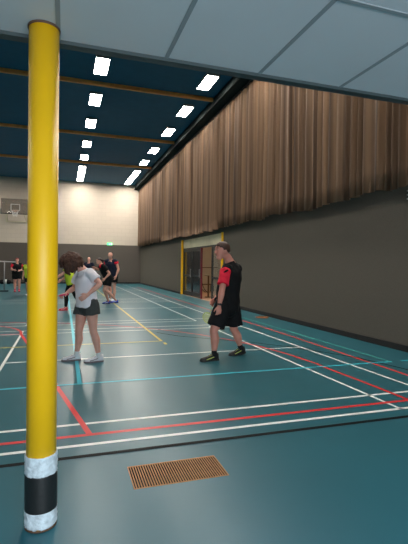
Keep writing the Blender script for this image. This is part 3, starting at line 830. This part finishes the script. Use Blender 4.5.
    for i, (sd, q) in enumerate((('L', 1), ('R', -1))):
        A = J['an'+sd]; K = J['kn'+sd]; fd = V(footdirs[i] if footdirs else f)
        if sock:
            bm = bmesh.new(); loft(bm, [(A+(K-A).normalized()*.062*a, .041*a), (A+(K-A).normalized()*.03*a, .040*a), (A-up*.02*a, .040*a)], s, 'ff', 16); obj('sock', bm, M[sock], t, True)
        shoe(t, A, fd, a, M[shoe_m if (i == 0 or not shoe2) else shoe2], M[sole], M[trim] if trim else None, tilts[i])
    if watch:
        E, W = J['elL'], J['wrL']; d = (W-E).normalized(); p = W-d*.025
        bm = bmesh.new(); loft(bm, [(p-d*.013, .034*a, .030*a), (p+d*.013, .033*a, .029*a)], s, 'ff', 20)
        wt = obj('wristwatch', bm, M['black'], t, True)
        bm = bmesh.new(); o_ = V((0, -1, 0)); o_ = (o_-d*o_.dot(d)).normalized(); tube(bm, p+o_*.027*a, p+o_*.040*a, .019, 20); obj('watch_face', bm, M['frame'], wt)
    return t

def racket(label, grip_end, head_dir, face_n, m_frame, m_grip, L=.665):
    g0 = V(grip_end); d = V(head_dir).normalized(); nrm = V(face_n); nrm = (nrm-d*nrm.dot(d)).normalized(); sd = d.cross(nrm)
    t = thing('badminton_racket', label, 'racket', g0)
    bm = bmesh.new(); loft(bm, [(g0, .0165, .0165), (g0+d*.02, .0145), (g0+d*.16, .0135)], sd, 'rf', 12); obj('grip', bm, m_grip, t, True)
    bm = bmesh.new(); tube(bm, g0+d*.16, g0+d*(L-.255), .0045, 10); obj('racket_shaft', bm, m_frame, t)
    c = g0+d*(L-.128)
    bm = bmesh.new(); pts = [(c+d*(.128*math.cos(2*PI*i/40))+sd*(.105*math.sin(2*PI*i/40)), .0055) for i in range(41)]
    loft(bm, pts, nrm, 'ff', 8, 1); obj('head_frame', bm, m_frame, t, True)
    bm = bmesh.new()
    for i in range(-9, 10):
        x = i*.0105; y = .126*math.sqrt(max(0, 1-(x/.105)**2)); tube(bm, c+sd*x-d*y, c+sd*x+d*y, .0015, 4)
    for i in range(-11, 12):
        x = i*.011; y = .104*math.sqrt(max(0, 1-(x/.128)**2)); tube(bm, c+d*x-sd*y, c+d*x+sd*y, .0015, 4)
    obj('strings', bm, M['string'], t)
    return t

# ---- man in black and red walking to the left
J = dict(head=at(222.0, 250.8, 6.25), neck=at(229.8, 260, 6.30),
         shL=at(225.5, 269.5, 6.15), shR=at(237.5, 268.5, 6.46), elL=at(222.0, 290, 6.05), wrL=at(219.2, 306, 6.03), hdL=at(218.7, 313, 6.04),
         elR=at(224, 289, 6.60), wrR=at(214.5, 299.5, 6.55), hdR=at(210.5, 305.5, 6.52),
         pelvis=at(228, 304.5, 6.28), hipL=at(222.3, 308, 6.18), hipR=at(232.5, 308, 6.38),
         knL=at(213.8, 331, 6.14), anL=at(214.2, 355.0, 6.13), knR=at(234.0, 329.5, 6.40), anR=at(241.0, 350.0, 6.42))
J['anL'].z = .090; J['anR'].z = .105
person('man in black shirt with red sleeves and black shorts, walking left', (2.4, 6.27, 0), J, (-.92, .38, 0), (-1, -.16, -.06), (-.06, 0, 1), S_=1.04, vox=.0055,
       skin='skin_f', shirt='cloth_black', sleeve_m='cloth_red', shorts='cloth_black', hair='hair_short', hairstyle='short', shoe_m='shoe_black', sole='sole_dark', trim='lime',
       sock='sock_black', watch=True, curlL=.55, curlR=.9, shorts_len=.80, lap=.012, hem=-.09, belly=.04, sleeve_t=.74, head_k=1.14, leg_k=1.02, slim=1.15, footdirs=((-1, -.12, 0), (-1, -.15, 0)), nL=(0, 1, 0), nR=(0, -1, 0), latL=(-1, 0, -.1), latR=(-.4, 0, 1), tilts=(0, .10))
man = [o for o in C.objects if o.get('category') == 'person'][-1]
# black emblem on the near sleeve
c = at(226, 272, 6.05)
bm = bmesh.new(); loft(bm, [(c+V((.035, 0, .03)), .012, .003), (c+V((.0, -.008, .014)), .016, .003), (c+V((-.035, 0, -.005)), .008, .003)], (0, 0, 1), 'rr', 10)
obj('sleeve_emblem', bm, M['cloth_black'], man)
racket('yellow green badminton racket held low by the man in black shorts', at(215.5, 298, 6.50), at(207.5, 320, 6.50+.42)-at(215.5, 298, 6.50), (-.35, -1, .5), M['lime'], M['black'])

# ---- woman in a white T-shirt looking down
J = dict(head=at(71.0, 262.0, 6.50), neck=at(82, 268.0, 6.55),
         shL=at(90.5, 273, 6.41), shR=at(79.5, 274.5, 6.69), elL=at(100.0, 284, 6.32), wrL=at(87.5, 295, 6.31), hdL=at(82.5, 298, 6.33),
         elR=at(74, 288, 6.82), wrR=at(66, 293.5, 6.70), hdR=at(60.5, 295, 6.62),
         pelvis=at(87, 304, 6.57), hipL=at(91.3, 307, 6.48), hipR=at(82.5, 307, 6.66),
         knR=at(79.0, 331, 6.64), anR=at(76.5, 355, 6.67), knL=at(93.3, 331, 6.46), anL=at(98.9, 355.5, 6.49))
J['anL'].z = .085; J['anR'].z = .085
person('woman in a white T-shirt and grey shorts with brown hair, looking down at her racket', (.3, 6.57, 0), J, (-.9, -.38, 0), (-.80, -.12, -.62), (-.62, 0, .80), S_=.97, vox=.0055, slim=1.0,
       shirt='tee_white', shorts='short_grey', hair='hair_brown', hairstyle='bob', shoe_m='shoe_white', sole='sole_grey', trim='sole_grey', sock='sock_white', head_k=1.06, leg_k=1.10,
       curlL=.5, curlR=1.0, shorts_len=.33, lap=.004, hem=-.035, sleeve_t=.60, shirt_w=1.19, footdirs=((-1, -.12, 0), (-1, .0, 0)), nL=(-.3, 1, 0), nR=(0, 0, -1), latL=(-.2, 0, 1), latR=(0, -1, .1), belly=.01)
woman = [o for o in C.objects if o.get('category') == 'person'][-1]
c = at(76.5, 281, 6.45)
gp = at(67.5, 294.2, 6.66); racket('badminton racket with pink grip held by the woman in white behind the column', gp, at(50, 297.5, 6.40)-gp, (0, .3, 1), M['shoe_red'], M['pinkgrip'])

# ---- players in the background
def auto(px, pfoot, y, h=1.75, f=(-1, 0, 0), lean=0., legs=((.05, 0), (-.05, 0)), arms=None, yoff=0):
    """standing joints from the foot position; f facing; legs = per leg (knee fwd, ankle fwd, lift)"""
    base = at(px, pfoot, y); base.z = 0
    f = V(f).normalized(); s = V((0, 0, 1)).cross(f); k = h/1.75
    up = V((0, 0, 1)); P = lambda a_, b_, c_: base+f*(a_*k)+s*(b_*k)+up*(c_*k)
    J = dict(pelvis=P(0, 0, .95), hipL=P(0, .09, .92), hipR=P(0, -.09, .92), neck=P(lean*.9, 0, 1.46-abs(lean)*.12), shL=P(lean*.8, .185, 1.41-abs(lean)*.1), shR=P(lean*.8, -.185, 1.41-abs(lean)*.1),
             head=P(lean*1.15+.02, 0, 1.62-abs(lean)*.2))
    for sd, q, L in (('L', 1, legs[0]), ('R', -1, legs[1])):
        kf, af = L[0], L[1]; lift = L[2] if len(L) > 2 else 0
        J['kn'+sd] = P(kf, .095*q, .50+lift*.5); J['an'+sd] = P(af, .1*q, .088+lift)
    arms = arms or (((.0, .25, 1.13), (.12, .24, .90)), ((.0, .25, 1.13), (.12, .24, .90)))
    for sd, q, A in (('L', 1, arms[0]), ('R', -1, arms[1])):
        J['el'+sd] = P(A[0][0], A[0][1]*q, A[0][2]); J['wr'+sd] = P(A[1][0], A[1][1]*q, A[1][2])
    return J, base, f, k
def bgp(label, a, **kw):
    J, base, f, k = a
    kw.setdefault('vox', .014); kw.setdefault('detail', False); kw.setdefault('hand_s', 1.1); kw.setdefault('slim', 1.16)
    hf = kw.pop('hf', f)
    return person(label, base, J, f, hf, (0, 0, 1), S_=k, **kw)
bgp('player in a lime top and black leggings, partly behind the woman in white', auto(71, 309, 13.9, 1.66, (-1, -.1, 0), .16, legs=((-.12, -.36, .02), (.14, .16)), arms=(((.30, .18, 1.20), (.50, .14, 1.05)), ((.12, .25, 1.10), (.28, .22, 1.0)))),
    shirt='cloth_lime', legs='cloth_black', hair='hair_dark', hairstyle='bun', shoe_m='shoe_red', sole='shoe_red', trim='white')
bgp('bald player in a navy shirt far back above the white T-shirt shoulder', auto(88.7, 291, 23.2, 1.84, (-.4, -1, 0)), shirt='cloth_navy', shorts='cloth_black', shoe_m='shoe_white', trim=None, vox=.018)
bgp('dark haired player in black with a red collar, striding left', auto(108, 305, 15.9, 1.76, (-1, -.15, 0), .28, legs=((.10, -.28, .04), (.12, -.04)), arms=(((.02, .25, 1.12), (.16, .2, .95)), ((.30, .24, 1.25), (.45, .15, 1.32)))),
    shirt='cloth_black', sleeve_m='cloth_black', shorts='cloth_black', hair='hair_dark', hairstyle='bun', shoe_m='shoe_blue', shoe2='shoe_blue', trim='white', shorts_len=.6)
run = [o for o in C.objects if o.get('category') == 'person'][-1]
a = auto(111.8, 303, 17.2, 1.97, (-.6, -.8, 0), .10, legs=((.02, .02), (-.02, -.05)))
bgp('bald player in navy with red shoulders, standing behind the striding player', a, shirt='cloth_navy', sleeve_m='cloth_red', shorts='cloth_black', shoe_m='shoe_white', trim=None, sleeve_t=.3)
bgp('player in black with red hair and pink socks near the net post', auto(17, 291, 23.6, 1.74, (.15, -1, 0), 0., arms=(((.02, .26, 1.15), (.22, .12, 1.10)), ((.02, .26, 1.15), (.22, .16, 1.12)))),
    shirt='cloth_black', sleeve_m='cloth_red', shorts='cloth_black', hair='hair_red', hairstyle='bun', shoe_m='cloth_pink', trim=None, sock='cloth_pink', vox=.018, slim=1.35)
bgp('player in lime top half hidden by the left side of the column', auto(29, 296, 20.6, 1.66, (-.3, -1, 0), .1, legs=((.1, .05), (.0, -.1))), shirt='cloth_lime', sleeve_m='cloth_black', shorts='cloth_black', hair='hair_short', hairstyle='short', shoe_m='shoe_white', trim=None, sock='sock_white', vox=.018)

# red collars and small held things
for who, c, r in ((run, at(102.5, 265.5, 15.85), .12),):
    bm = bmesh.new(); loft(bm, [(c-V((0, 0, .08)), r*1.1, r*.95), (c, r, r*.85), (c+V((0, 0, .05)), r*.72, r*.66)], (1, 0, 0), 'ff', 16); obj('collar', bm, M['cloth_red'], who, True)
